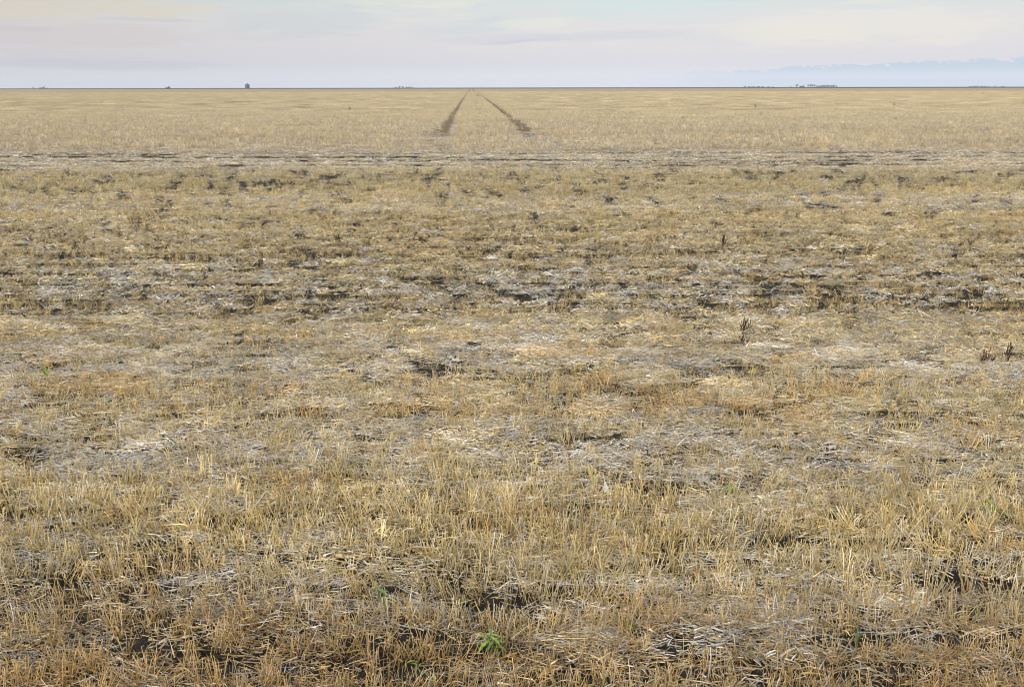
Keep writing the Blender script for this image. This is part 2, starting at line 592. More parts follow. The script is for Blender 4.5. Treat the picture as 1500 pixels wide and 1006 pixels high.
def make_tuft(coll, name, n, coarse=False):
    s = Straws()
    top = 0.115 + 0.04 * rng.rand()
    lean = rng.normal(0, 0.10, 2)
    for _ in range(n):
        p = np.array([rng.normal(0, 0.020), rng.normal(0, 0.012), -0.012])
        d = np.array([lean[0] + rng.normal(0, 0.17), lean[1] + rng.normal(0, 0.17), 1.0])
        L = top * (0.75 + 0.5 * rng.rand())
        if rng.rand() < 0.14:                     # knocked over
            d = np.array([rng.normal(0, 1.0), rng.normal(0, 1.0), 0.55])
        c = straw_colour('stand')
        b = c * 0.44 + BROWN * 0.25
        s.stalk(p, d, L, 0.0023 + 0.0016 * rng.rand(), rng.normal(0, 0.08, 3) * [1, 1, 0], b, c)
    for _ in range(int(n * 0.8)):                 # dry leaf blades round the foot
        p = np.array([rng.normal(0, 0.028), rng.normal(0, 0.02), 0.005 + 0.05 * rng.rand()])
        d = np.array([rng.normal(0, 1), rng.normal(0, 1), 0.5 + rng.rand()])
        c = straw_colour('stand') * (0.7 if rng.rand() < 0.5 else 1.0)
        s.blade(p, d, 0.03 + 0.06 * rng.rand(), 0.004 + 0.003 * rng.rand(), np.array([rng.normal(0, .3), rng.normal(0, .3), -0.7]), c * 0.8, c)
    return s.build(name, coll)


def make_litter(coll, name, n, rad, greyness):
    s = Straws()
    for _ in range(n):
        r = rad * math.sqrt(rng.rand())
        a = rng.rand() * 6.28
        L = float(np.clip(rng.lognormal(-3.0, 0.5), 0.012, 0.17))
        # straw lies mostly along the drill rows
        th = rng.rand() * 6.28 if rng.rand() < 0.6 else rng.normal(0, 0.35)
        d = np.array([math.cos(th), math.sin(th), rng.normal(0.05, 0.16)])
        p = np.array([r * math.cos(a), r * math.sin(a) * 0.8, 0.003 + 0.022 * rng.rand()]) - d * L * 0.5
        p[2] = max(p[2], 0.0)
        c = straw_colour('lie')
        if rng.rand() < greyness:
            c = c * 0.3 + (GREY if rng.rand() < 0.55 else WHITE) * 0.7
        w_ = 0.0024 + 0.0026 * rng.rand() ** 2
        if rng.rand() < 0.45:
            c = c * (0.45 + 0.4 * rng.rand())
        bn = 0.06 if rng.rand() < 0.6 else 0.35
        if rng.rand() < 0.6:
            s.stalk(p, d, L, w_, rng.normal(0, bn, 3) * [1, 1, 0.3], c, c * 0.9, segs=2)
        else:
            s.blade(p, d, L, w_ * 1.7, rng.normal(0, bn, 3) * [1, 1, 0.3], c, c * 0.85, segs=2, twist=0.4)
    for _ in range(int(n * 0.7)):                 # chaff and leaf scraps
        r = rad * math.sqrt(rng.rand())
        a = rng.rand() * 6.28
        p = np.array([r * math.cos(a), r * math.sin(a) * 0.8, 0.004 + 0.02 * rng.rand()])
        d = np.array([rng.normal(0, 1), rng.normal(0, 1), rng.normal(0, .3)])
        q = rng.rand()
        c = (RUST if q < 0.12 else BROWN if q < 0.3 else GOLD if q < 0.6 else GREY) * (0.6 + 0.6 * rng.rand())
        s.blade(p, d, 0.008 + 0.03 * rng.rand() ** 2, 0.004 + 0.004 * rng.rand(), np.array([0, 0, rng.normal(0, .3)]), c, c, segs=1)
    return s.build(name, coll)


def make_patch(coll, name):
    """1.7 m of distant stubble: upright straws over lying ones"""
    s = Straws()
    for _ in range(260):
        p = np.array([rng.uniform(-.85, .85), rng.uniform(-.85, .85), -0.01])
        d = np.array([rng.normal(0, 0.25), rng.normal(0, 0.25), 1.0])
        c = straw_colour('stand')
        s.blade(p, d, 0.09 + 0.07 * rng.rand(), 0.016 + 0.012 * rng.rand(), np.zeros(3), c * 0.75, c, segs=1)
    for _ in range(170):
        p = np.array([rng.uniform(-.85, .85), rng.uniform(-.85, .85), 0.01 + 0.02 * rng.rand()])
        th = rng.rand() * 6.28
        c = straw_colour('lie')
        s.blade(p, np.array([math.cos(th), math.sin(th), .12]), 0.12 + 0.15 * rng.rand(), 0.02, np.zeros(3), c, c, segs=1)
    return s.build(name, coll)


coll_s = bpy.data.collections.new('stubble_pieces')
coll_l = bpy.data.collections.new('litter_pieces')
NT_, NP_, NL_ = 40, 8, 28
for k in range(NT_):
    make_tuft(coll_s, 'a_tuft_%02d' % k, int(rng.randint(6, 13)))
for k in range(NP_):
    make_patch(coll_s, 'b_patch_%02d' % k)
for k in range(NL_):
    make_litter(coll_l, 'litter_%02d' % k, 120, 0.20, 0.75 if k < NL_ // 2 else 0.10)


NC_ = 24
for k in range(NC_):
    s_ = Straws()
    for _ in range(34):
        L = 0.03 + 0.06 * rng.rand()
        th = rng.rand() * 6.28
        d = np.array([math.cos(th), math.sin(th), rng.normal(0.1, 0.3)])
        p = np.array([rng.normal(0, .055), rng.normal(0, .022), 0.004 + 0.03 * rng.rand()]) - d * L * .5
        p[2] = max(p[2], 0)
        c = straw_colour('lie')
        if k < NC_ // 2:
            c = c * 0.25 + (GREY if rng.rand() < .45 else WHITE) * 0.75
        if rng.rand() < .4:
            c = c * (0.4 + 0.4 * rng.rand())
        s_.blade(p, d, L, 0.005 + 0.003 * rng.rand(), rng.normal(0, .15, 3), c, c * .85, segs=1)
    s_.build('small_litter_%02d' % k, coll_l)


def scatter(name, coll, pts, rot, scl, idx, tint):
    n = len(pts)
    me = bpy.data.meshes.new(name)
    me.vertices.add(n)
    me.vertices.foreach_set('co', pts.astype(np.float32).ravel())
    me.attributes.new('rot', 'FLOAT_VECTOR', 'POINT').data.foreach_set('vector', rot.astype(np.float32).ravel())
    me.attributes.new('scl', 'FLOAT_VECTOR', 'POINT').data.foreach_set('vector', scl.astype(np.float32).ravel())
    me.attributes.new('idx', 'INT', 'POINT').data.foreach_set('value', idx.astype(np.int32))
    c = np.ones((n, 4), np.float32)
    c[:, :3] = tint
    me.attributes.new('tint', 'FLOAT_COLOR', 'POINT').data.foreach_set('color', c.ravel())
    me.update()
    o = bpy.data.objects.new(name, me)
    scene.collection.objects.link(o)
    g = bpy.data.node_groups.new(name, 'GeometryNodeTree')
    g.interface.new_socket('Geometry', in_out='INPUT', socket_type='NodeSocketGeometry')
    g.interface.new_socket('Geometry', in_out='OUTPUT', socket_type='NodeSocketGeometry')
    gi = g.nodes.new('NodeGroupInput')
    go = g.nodes.new('NodeGroupOutput')
    ci = g.nodes.new('GeometryNodeCollectionInfo')
    ci.inputs['Collection'].default_value = coll
    ci.inputs['Separate Children'].default_value = True
    ci.inputs['Reset Children'].default_value = True
    ip = g.nodes.new('GeometryNodeInstanceOnPoints')
    ip.inputs['Pick Instance'].default_value = True

    def attr(nm, ty):
        a = g.nodes.new('GeometryNodeInputNamedAttribute')
        a.data_type = ty
        a.inputs['Name'].default_value = nm
        return [s for s in a.outputs if s.enabled and s.name == 'Attribute'][0]
    g.links.new(gi.outputs[0], ip.inputs['Points'])
    g.links.new(ci.outputs[0], ip.inputs['Instance'])
    g.links.new(attr('idx', 'INT'), ip.inputs['Instance Index'])
    e2r = g.nodes.new('FunctionNodeEulerToRotation')
    g.links.new(attr('rot', 'FLOAT_VECTOR'), e2r.inputs[0])
    g.links.new(e2r.outputs[0], ip.inputs['Rotation'])
    g.links.new(attr('scl', 'FLOAT_VECTOR'), ip.inputs['Scale'])
    g.links.new(ip.outputs[0], go.inputs[0])
    md = o.modifiers.new('scatter', 'NODES')
    md.node_group = g
    return o


# ---- how much of each straw stands where
DS = [0, 2.6, 2.85, 3.02, 3.15, 3.35, 3.8, 4.2, 4.45, 4.85, 5.15, 5.75, 6.0, 6.5, 6.9, 7.5, 8.0, 9.4, 10.2, 13.5, 14.6, 16.3, 17.3, 21.3, 22.2, 27.5, 30, 34, 500]
VS = [1, 1.0, 0.75, 0.95, 0.70, .95, 1.15, 0.95, .42, .42, .85, .85, .42, .40, .95, .95, .72, .72, .95, 1.0, .7, .75, 1.05, 1.05, .38, .40, .7, .8, .8]
DL = [0, 2.6, 3.1, 3.3, 3.9, 4.4, 4.9, 5.2, 5.8, 6.1, 6.6, 7.0, 7.6, 8.2, 9.4, 10.5, 14, 14.8, 16.3, 17.5, 21.5, 22.5, 28, 34, 60]
VL = [.55, .55, .75, .6, .55, 1.0, 1.0, .65, .65, 1.0, 1.0, .75, .72, .82, .80, .50, .38, .7, .7, .35, .3, .9, .9, .8, .8]
VG = [.1, .1, .35, .3, .2, .65, .65, .25, .25, .6, .55, .18, .2, .42, .38, .15, .1, .45, .42, .12, .1, .06, .06, .15, .2]


def wy(x, y):
    return y * (1 + 0.09 * (fbm(x / 3.5, y / 3.0, 5, 3) - 0.5) + 0.004 * x / (1 + 0.1 * y))


def stand(x, y):
    v = np.interp(wy(x, y), DS, VS)
    n = pn(x, y, 0.5, 0.05, 0.12, 0.035, 1, 4, 0.6, 0.3)
    v = v * (0.68 + 0.62 * sst(n, 0.25, 0.7))
    return v * (1 - 0.88 * gaps(x, y)) * (1 - 0.93 * tr_mask(x, y))


def spread(n, y0, y1, extra=1.6):
    """random places over the wedge of field in front of the camera"""
    yy = np.empty(0)
    while len(yy) < n:
        c = rng.uniform(y0, y1, n)
        keep = rng.rand(n) * (0.56 * y1 + extra) < 0.56 * c + extra
        yy = np.concatenate([yy, c[keep]])
    yy = yy[:n]
    return rng.uniform(-1, 1, n) * (0.56 * yy + extra), yy


P, RT, SC, IX, TI = [], [], [], [], []


def tints(x, y, n, golden=True):
    """straw colour drifts over the field: golden, browner, paler"""
    a = pn(x, y, 1.0, 0.06, 0.2, 0.04, 2, 4, 0.6, 0.2)[:, None]
    a = a + (0.5 - a) * 0.75 * sst(y, 35, 70)[:, None]
    b = fbm(x / 0.5, y / 0.2, 4, 3)[:, None]
    b = b * (1 - sst(y, 40, 70)[:, None])
    t = np.ones((n, 3)) * (0.80 + 0.35 * a)
    br = sst(b, 0.55, 0.75) * 0.5
    t = t * (1 - br) + t * np.array([0.90, 0.72, 0.50]) * br
    ye = y[:, None]
    fg = (1 - sst(ye, 2.8, 3.4))                       # weathered brown rows nearest the road
    t = t * (1 - fg) + t * np.array([0.84, 0.74, 0.60]) * fg
    og = sst(ye, 5.05, 5.35) * (1 - sst(ye, 5.8, 6.1)) * sst(b, 0.40, 0.65) * 0.35
    t = t * (1 - og) + t * np.array([1.0, 0.78, 0.55]) * og
    gr = sst(ye, 15, 18.5) * (1 - sst(ye, 19.5, 24))     # greener tint in the taller strip
    t = t * (1 - gr) + t * np.array([0.90, 0.90, 0.83]) * gr
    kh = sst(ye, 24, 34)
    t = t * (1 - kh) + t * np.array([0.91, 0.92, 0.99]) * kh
    nr = (1 - sst(ye, 14, 22)) * sst(ye, 3.0, 3.6)
    t = t * (1 - nr) + t * np.array([1.03, 0.985, 0.84]) * nr
    return t * np.exp(rng.normal(0, 0.21, (n, 1)))


# drilled rows, 25 cm apart, parallel to the road
rows = np.arange(1.9, 29.5, ROW)
for r_ in rows:
    hw = 0.56 * r_ + 1.6
    step = 0.017 if r_ < 5 else 0.021 if r_ < 8 else 0.028 if r_ < 14 else 0.036
    n = int(2 * hw / step)
    x = np.linspace(-hw, hw, n) + rng.normal(0, 0.02, n)
    y = r_ + 0.04 * (vn(x / 1.7, x * 0 + r_, 3) - 0.5) + rng.normal(0, 0.018 if r_ < 12 else 0.03, n)
    stray = rng.rand(n) < 0.18
    y = np.where(stray, y + rng.uniform(-.09, .09, n), y)
    rowk = 0.45 + 1.0 * fbm(x / 5.0, x * 0 + r_ * 7.31, 4, 3)      # some drill rows stand thicker, some are bare
    mid_ = float(sst(np.array([r_]), 5.5, 7.5)[0])
    rowk = 1.0 * (1 - mid_) + (0.35 + sst(rowk, 0.72, 1.15) * 1.2) * mid_
    keep = rng.rand(n) < stand(x, y) * rowk * 1.1
    x, y = x[keep], y[keep]
    n = len(x)
    z = height(x, y)
    lx = (fbm(x / 0.5, y / 0.5, 6, 2) - 0.5) * 1.1 + rng.normal(0, 0.10, n)
    ly = (fbm(x / 0.5, y / 0.5, 7, 2) - 0.5) * 1.1 + rng.normal(0, 0.10, n)
    s = (0.80 + 0.40 * fbm(x / 0.9, y / 0.4, 3, 3)) * rng.uniform(0.85, 1.15, n) * np.interp(y, [0, 3, 3.8, 4.4, 5, 6.5, 7.4, 12, 14, 17, 21.5, 22.5, 27.5, 29], [.88, .92, 1.02, .90, .80, .72, .54, .60, .72, .82, .80, .45, .45, .8]) * 0.74
    P.append(np.stack([x, y, z], 1))
    RT.append(np.stack([lx, ly, rng.uniform(-0.5, 0.5, n) + PI * (rng.rand(n) < 0.5)], 1))
    wd = 1.1 if r_ < 8 else 1.4
    SC.append(np.stack([s * wd, s * wd, s], 1))
    IX.append(rng.randint(0, NT_, n))
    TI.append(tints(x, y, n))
# the main field, rows running away
x, y = spread(125000, 29.3, 74)
keep = rng.rand(len(x)) < stand(x, y)
x, y = x[keep], y[keep]
n = len(x)
s = rng.uniform(0.8, 1.25, n)
P.append(np.stack([x, y, height(x, y)], 1))
RT.append(np.stack([rng.normal(0, .2, n), rng.normal(0, .2, n), rng.uniform(0, 6.28, n)], 1))
SC.append(np.stack([s * 1.6, s * 1.6, s], 1))
IX.append(rng.randint(0, NT_, n))
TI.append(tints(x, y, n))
# far stubble as wide patches, out to the crest
x, y = spread(62000, 60, 414, 4.0)
edge_d = np.minimum(np.abs(x - VPX * y + 1.12), np.abs(x - VPX * y - 2.3))
keep = edge_d > 1.15
ud = x - VPX * y
tram = np.min([np.abs(ud - c_) for c_ in (27.0, 29.2, -26.4, -28.6, -54, 57, -84, 85)], 0)
keep &= (tram > 0.45) | (rng.rand(len(x)) < 0.3)
x, y = x[keep], y[keep]
n = len(x)
s = rng.uniform(0.85, 1.15, n)
P.append(np.stack([x, y, height(x, y)], 1))
RT.append(np.stack([x * 0, x * 0, rng.uniform(0, 6.28, n)], 1))
near2 = 1.0
SC.append(np.stack([s * near2, s * near2, s], 1))
IX.append(NT_ + rng.randint(0, NP_, n))
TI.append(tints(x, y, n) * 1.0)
# single tufts right up to both sides of the wheel tracks
N = 130000
y = 55 * (414 / 55) ** (rng.rand(N) ** 0.8)
c = np.where(rng.rand(N) < 0.5, -1.12, 2.30)
x = c + rng.uniform(-1.45, 1.45, N) + VPX * y
keep = rng.rand(N) > 1.0 * tr_mask(x, y)
x, y = x[keep], y[keep]
n = len(x)
s = rng.uniform(0.8, 1.2, n)
fat = np.minimum(1.5 + y / 110, 3.2)
P.append(np.stack([x, y, height(x, y)], 1))
RT.append(np.stack([rng.normal(0, .2, n), rng.normal(0, .2, n), rng.uniform(0, 6.28, n)], 1))
SC.append(np.stack([s * fat, s * fat, s], 1))
IX.append(rng.randint(0, NT_, n))
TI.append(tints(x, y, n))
stub = scatter('stubble', coll_s, np.concatenate(P), np.concatenate(RT), np.concatenate(SC), np.concatenate(IX), np.concatenate(TI))
tag(stub, 'dense golden cut stubble standing over the whole field', 'stubble', kind='stuff')
print('stubble', len(stub.data.vertices))

P, RT, SC, IX, TI = [], [], [], [], []
for (N, y0, y1, sc) in ((4800, 1.9, 7.6, 0.74), (62000, 6.8, 30.0, 1.0), (18000, 30, 60, 1.3)):
    x, y = spread(N, y0, y1)
    if y0 == 6.8:
        snap = (np.floor((y - 1.9) / ROW) + 0.5) * ROW + 1.9 + 0.04 * (vn(x / 1.7, y * 0 + np.floor((y - 1.9) / ROW) * ROW + 1.9, 3) - 0.5) + rng.normal(0, 0.022, N)
        y = np.where((y < 13) & (rng.rand(N) < 0.8), snap, y)
        lk = fbm(x / 3.5, np.floor((y - 1.9) / ROW) * 5.77, 2, 3)
        cut = (y < 13) & (lk < 0.38) & (rng.rand(N) < 0.75)
        y = np.where(cut, 500.0, y)
    yy = wy(x, y)
    v = (y < 499) * np.interp(yy, DL, VL) * (0.72 + 0.5 * pn(x, y, 0.4, 0.05, 0.1, 0.03, 7, 4, 0.6, 0.3))
    keep = rng.rand(N) < v * (1 - 0.86 * gaps(x, y))
    ud = x - VPX * y
    keep &= (y < 31) | (np.minimum(np.abs(ud + 1.12), np.abs(ud - 2.3)) > 0.42) | (rng.rand(len(x)) < 1 - sst(y, 30, 42))
    x, y, yy = x[keep], y[keep], yy[keep]
    n = len(x)
    g = rng.rand(n) < np.interp(yy, DL, VG) * (0.65 + 0.7 * fbm(x / 1.5, y / 0.3, 3, 2))
    s = sc * rng.uniform(0.8, 1.2, n)
    P.append(np.stack([x, y, height(x, y)], 1))
    RT.append(np.stack([rng.normal(0, .05, n), rng.normal(0, .05, n), rng.normal(0, 1, n) * np.interp(y, [0, 5, 8], [.4, .3, .04]) + PI * (rng.rand(n) < .5)], 1))
    small = (y0 == 6.8)
    fx_ = np.interp(y, [7, 20, 30], [.9, 1.3, 1.8]) if small else 1.0
    SC.append(np.stack([s * fx_, s * fx_ * 0.9, s], 1))
    if small:
        IX.append(NL_ + np.where(g, rng.randint(0, NC_ // 2, n), rng.randint(NC_ // 2, NC_, n)))
    else:
        IX.append(np.where(g, rng.randint(0, NL_ // 2, n), rng.randint(NL_ // 2, NL_, n)))
    t = tints(x, y, n)
    lum = t.mean(1, keepdims=True) * 1.08
    t = np.where(g[:, None], lum * np.array([1.0, 0.99, 0.98]), t)
    hb = (sst(y, 21.8, 22.8) * (1 - sst(y, 27, 29)))[:, None]
    t = t * (1 + 0.12 * hb)
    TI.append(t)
lit = scatter('straw_litter', coll_l, np.concatenate(P), np.concatenate(RT), np.concatenate(SC), np.concatenate(IX), np.concatenate(TI))
tag(lit, 'pale grey and white chopped straw lying loose between the stubble rows', 'straw', kind='stuff')
print('litter', len(lit.data.vertices))

# ------------------------------------------------------------------ small things standing and lying in the field
prng = random.Random(3)
M_GREEN = material('weed_leaf', (0.085, 0.145, 0.030), 0.5, 0.4, 0.35, 60)
M_LIME = material('young_leaf', (0.20, 0.27, 0.035), 0.5, 0.4, 0.25, 60)
M_DKGREEN = material('old_leaf', (0.055, 0.105, 0.030), 0.5, 0.4, 0.3, 60)
M_DEAD = material('withered_stem', (0.060, 0.032, 0.024), 0.8, 0.2, 0.4, 40)
M_CLOD = material('earth_clod', (0.038, 0.033, 0.027), 0.95, 0.1, 0.4, 40)
M_BONE = material('bleached_stalk', (0.64, 0.62, 0.60), 0.6, 0.3, 0.12, 50)
M_PAPER = material('white_paper', (0.70, 0.71, 0.72), 0.7, 0.3, 0.04, 30)
M_BLUE = material('blue_plastic', (0.20, 0.33, 0.50), 0.4, 0.5, 0.1, 50)


def tube_mesh(v, f, pts, rads, sides=6):
    o = len(v)
    pts = [Vector(p) for p in pts]
    for k, p in enumerate(pts):
        d = (pts[min(k + 1, len(pts) - 1)] - pts[max(k - 1, 0)]).normalized()
        a = d.cross(Vector((0.31, 0.87, 0.2))).normalized()
        b = d.cross(a)
        for j in range(sides):
            an = 2 * PI * j / sides
            v.append(p + rads[k] * (math.cos(an) * a + math.sin(an) * b))
    for k in range(len(pts) - 1):
        for j in range(sides):
            q = o + k * sides
            f.append((q + j, q + (j + 1) % sides, q + sides + (j + 1) % sides, q + sides + j))
    f.append(tuple(o + j for j in range(sides))[::-1])
    f.append(tuple(o + (len(pts) - 1) * sides + j for j in range(sides)))


def leaf_mesh(p, az, up, L, W, droop, lobed=False):
    """a folded lance-shaped leaf with a raised edge, 5 cross-sections, real thickness"""
    v, f = [], []
    d = Vector((math.cos(az), math.sin(az), 0))
    s = Vector((-math.sin(az), math.cos(az), 0))
    n = 8
    for k in range(n + 1):
        t = k / n
        wv = W * math.sin(PI * min(1, t * 0.93 + 0.05)) ** 0.8 * 0.5
        if lobed and k % 2:
            wv *= 0.62
        c = Vector(p) + d * L * t * math.cos(up) + Vector((0, 0, L * t * math.sin(up) - droop * L * t * t))
        for q, hh in ((-1, 0.28), (0, 0), (1, 0.28)):
            v.append(c + s * wv * q + Vector((0, 0, wv * hh)))
        for q, hh in ((-1, 0.28), (0, 0), (1, 0.28)):
            v.append(c + s * wv * q + Vector((0, 0, wv * hh - 0.0006)))
    for k in range(n):
        o = k * 6
        for a, b in ((0, 1), (1, 2)):
            f.append((o + a, o + b, o + 6 + b, o + 6 + a))
            f.append((o + 3 + a, o + 9 + a, o + 9 + b, o + 3 + b))
    return v, f


def green_weed(px, py, size, n, mat, label, lobed=False, tall=0.6, stem=True, name='green_weed', cat='weed', up0=0.25):
    x, y = ground_at(px, py)
    t = empty(name, (x, y, zat(x, y)))
    tag(t, label, cat, 'green weeds among the stubble')
    v, f = [], []
    nst = 3 if n > 7 else 1
    stems = []
    for i in range(nst):
        lx, ly = prng.uniform(-.35, .35), prng.uniform(-.35, .35)
        pts = [(lx * size * q * (0.4 + .6 * q), ly * size * q, size * tall * q) for q in (0, .35, .7, 1)]
        stems.append(pts)
        tube_mesh(v, f, pts, [0.0022, 0.0018, 0.0015, 0.001])
    mesh_object('stem', v, f, M_GREEN, t, True)
    for i in range(n):
        pts = stems[i % nst]
        q = 0.25 + 0.75 * (i + 0.5) / n
        k = q * 3
        a, b = Vector(pts[min(2, int(k))]), Vector(pts[min(3, int(k) + 1)])
        p = a.lerp(b, k - int(k))
        L = size * prng.uniform(0.4, 0.8)
        lv, lf = leaf_mesh(p, i * 2.4 + prng.uniform(-.4, .4), up0 + prng.uniform(-.25, .5), L, L * prng.uniform(.17, .27), prng.uniform(.2, .6), lobed)
        mesh_object('leaf', lv, lf, mat if (i % 3) else M_LIME, t, True)
    return t


def grass_sprout(px, py, size, n, mat, label):
    x, y = ground_at(px, py)
    t = empty('grass_sprout', (x, y, zat(x, y)))
    tag(t, label, 'grass sprout', 'green weeds among the stubble')
    for i in range(n):
        lv, lf = leaf_mesh((0, 0, 0), prng.uniform(0, 6.28), prng.uniform(.9, 1.35), size * prng.uniform(.7, 1.1), size * 0.075, 0.12)
        mesh_object('blade', lv, lf, mat, t, True)
    return t


green_weed(722, 956, 0.085, 22, M_GREEN, 'largest bright green weed with jagged leaves, low centre of the foreground', True, 0.75)
green_weed(563, 893, 0.085, 7, M_GREEN, 'thin green weed rising between straw clumps, to the upper left of the large jagged weed', False, 1.0)
green_weed(1076, 727, 0.10, 9, M_LIME, 'yellow green weed in the golden stubble, right of the white scrap', False, 0.6)
green_weed(1447, 764, 0.12, 8, M_GREEN, 'broad leaved green weed close to the right edge of the photo', False, 0.5)
green_weed(441, 738, 0.065, 6, M_LIME, 'small lime green weed in tall golden stubble, left of centre', False, 0.8)
green_weed(924, 922, 0.06, 4, M_LIME, 'single pale green weed in the brown front rows, right of the large jagged weed', False, 0.7)
green_weed(628, 1000, 0.07, 4, M_DKGREEN, 'dark green weed with an oval leaf at the bottom edge of the photo', False, 0.4)
green_weed(614, 976, 0.045, 5, M_LIME, 'tiny yellow flowering weed just above the dark oval leaved one', False, 0.8)
green_weed(898, 722, 0.065, 4, M_DKGREEN, 'low dark green weed just right of the white scrap', False, 0.3)
green_weed(1431, 908, 0.04, 3, M_GREEN, 'tiny green weed low in the right foreground', False, 0.9)
green_weed(590, 524, 0.07, 4, M_LIME, 'faint green weed in the middle distance, upper one left of centre', False, 0.5)
green_weed(564, 527, 0.06, 4, M_LIME, 'faint lime weed in the middle distance just left of the upper one', False, 0.5)
green_weed(418, 789, 0.03, 3, M_LIME, 'tiny lime leaf below the small lime green weed', False, 0.7)
grass_sprout(872, 716, 0.12, 2, M_LIME, 'pair of yellow green blades just left of the white scrap')
grass_sprout(1004, 712, 0.085, 4, M_LIME, 'short lime grass sprout between the white scrap and the yellow green weed')
grass_sprout(131, 574, 0.13, 5, M_GREEN, 'green grass sprout in grey straw, right one of two near the left edge')
grass_sprout(69, 556, 0.12, 4, M_LIME, 'pale green grass sprout in grey straw, left one of two near the left edge')
grass_sprout(1254, 948, 0.075, 6, M_DKGREEN, 'dark green grass sprout beside the bare furrow, lower right')


def dead_weed(px, py, size, n, label, spreadk=1.0, group='withered weeds in the middle distance'):
    x, y = ground_at(px, py)
    t = empty('withered_weed', (x, y, zat(x, y)))
    tag(t, label, 'dead weed', group)
    for i in range(n):
        v, f = [], []
        a = prng.uniform(0, 6.28)
        k = prng.uniform(.15, 1.0) * spreadk
        L = size * prng.uniform(0.6, 1.05)
        if i == 0:
            k, L = 0.12, size * 1.1
        d = Vector((math.cos(a) * k, math.sin(a) * k * 0.6, 1)).normalized()
        pts = [d * (L * q) + Vector((0, 0, -0.02)) + Vector((prng.uniform(-.006, .006), 0, 0)) * (q > 0) + d.cross(Vector((0, 0, 1))) * L * .12 * q * q for q in (0, .3, .6, 1)]
        k_ = size / 0.2 if size < 0.3 else 1.6
        tube_mesh(v, f, pts, [0.0055 * k_, 0.0048 * k_, 0.004 * k_, 0.0022 * k_])
        for s in (.4, .6, .8):
            if prng.random() < .7:
                p0 = d * L * s
                dd = (d + Vector((prng.uniform(-.9, .9), prng.uniform(-.5, .5), 0.1))).normalized()
                tube_mesh(v, f, [p0, p0 + dd * size * 0.12, p0 + dd * size * .22 + Vector((0, 0, .01))], [0.003, 0.0026, 0.0018], 5)
        mesh_object('stem', v, f, M_DEAD, t)
    return t


dead_weed(1088, 490, 0.115, 8, 'tall dark reddish dead weed with several upright stems, right of centre')
dead_weed(1134, 490, 0.08, 3, 'slim dark dead weed leaning left, just right of the tall reddish one')
dead_weed(1089, 509, 0.08, 6, 'squat purple brown dead weed directly below the tall reddish one', 1.2)
dead_weed(1444, 533, 0.10, 11, 'wide bushy dark dead weed near the right edge', 1.5)
dead_weed(1474, 531, 0.12, 5, 'forked dark dead weed nearest the right edge of the photo', 0.9)
dead_weed(906, 573, 0.07, 4, 'small brown dead weed in grey straw, centre right', 1.0)
dead_weed(833, 662, 0.09, 5, 'purple brown dead weed in grey straw, above and left of the white scrap', 0.6)
dead_weed(1059, 361, 0.16, 9, 'dark bushy dead weed alone in the golden strip, right of centre', 1.0)
dead_weed(700, 143, 0.7, 12, 'far dark dead weed standing between the two wheel tracks', 1.2, 'far dead weeds')
for i, (px, py, sz, lb) in enumerate((
        (513, 162, .55, 'far dark dead weed left of the left wheel track'),
        (567, 143, .7, 'far dead weed near the horizon, left of the wheel tracks'),
        (1107, 158, .6, 'far dead weed, leftmost of the scatter right of the wheel tracks'),
        (1114, 171, .4, 'far dead weed right of the wheel tracks, lowest of the right hand scatter'),
        (1310, 155, .6, 'far dead weed in the right half, in the middle of the right hand scatter'),
        (1440, 138, 1.0, 'far dead weed close to the right horizon'),
        (1311, 177, .4, 'far dead weed below the middle one of the right hand scatter'),
        (150, 152, .6, 'far dead weed in the left quarter of the field'),
        (1000, 176, .4, 'far dead weed midway between the tracks and the right hand scatter'))):
    dead_weed(px, py, sz * 0.62, 8, lb, 1.2, 'far dead weeds')


def clod(px, py, r, label, flat=0.6):
    x, y = ground_at(px, py)
    v, f = [], []
    nu, nv = 18, 12
    sd = prng.random() * 50
    for i in range(nv + 1):
        th = PI * i / nv
        for j in range(nu):
            ph = 2 * PI * j / nu
            d = np.array([math.sin(th) * math.cos(ph), math.sin(th) * math.sin(ph), math.cos(th)])
            q = r * (0.55 + 0.9 * float(fbm(np.array([d[0] * 3.6 + sd]), np.array([d[1] * 3.6 + d[2] * 2.9 + sd]), 2, 4)[0]))
            v.append((d[0] * q * 1.3, d[1] * q, d[2] * q * flat))
    for i in range(nv):
        for j in range(nu):
            f.append((i * nu + j, (i + 1) * nu + j, (i + 1) * nu + (j + 1) % nu, i * nu + (j + 1) % nu))
    o = mesh_object('soil_clod', v, f, M_CLOD)
    o.scale = (0.62, 0.62, 0.62)
    o.location = (x, y, zat(x, y) + r * 0.15)
    o.rotation_euler = (0, 0, prng.random() * 6)
    tag(o, label, 'soil clod', 'dark clods of earth turned up between the straw')


clod(1218, 768, 0.042, 'dark earth clod in golden stubble, lower right, nearest of all clods')
clod(264, 489, 0.075, 'rounded dark earth clod in the left half of the middle distance')
clod(80, 496, 0.07, 'low dark earth clod close to the left edge', 0.4)
clod(855, 487, 0.065, 'grey brown earth clod just right of centre in the golden strip')
clod(693, 510, 0.07, 'broken dark earth clod near the centre of the photo', 0.5)
clod(1367, 618, 0.05, 'wedge shaped dark earth clod in brown stubble, right side', 0.8)
clod(186, 437, 0.10, 'wide dark earth clod in the bare streak, upper left', 0.45)
clod(1447, 742, 0.03, 'small dark earth clod above the broad leaved weed at right')

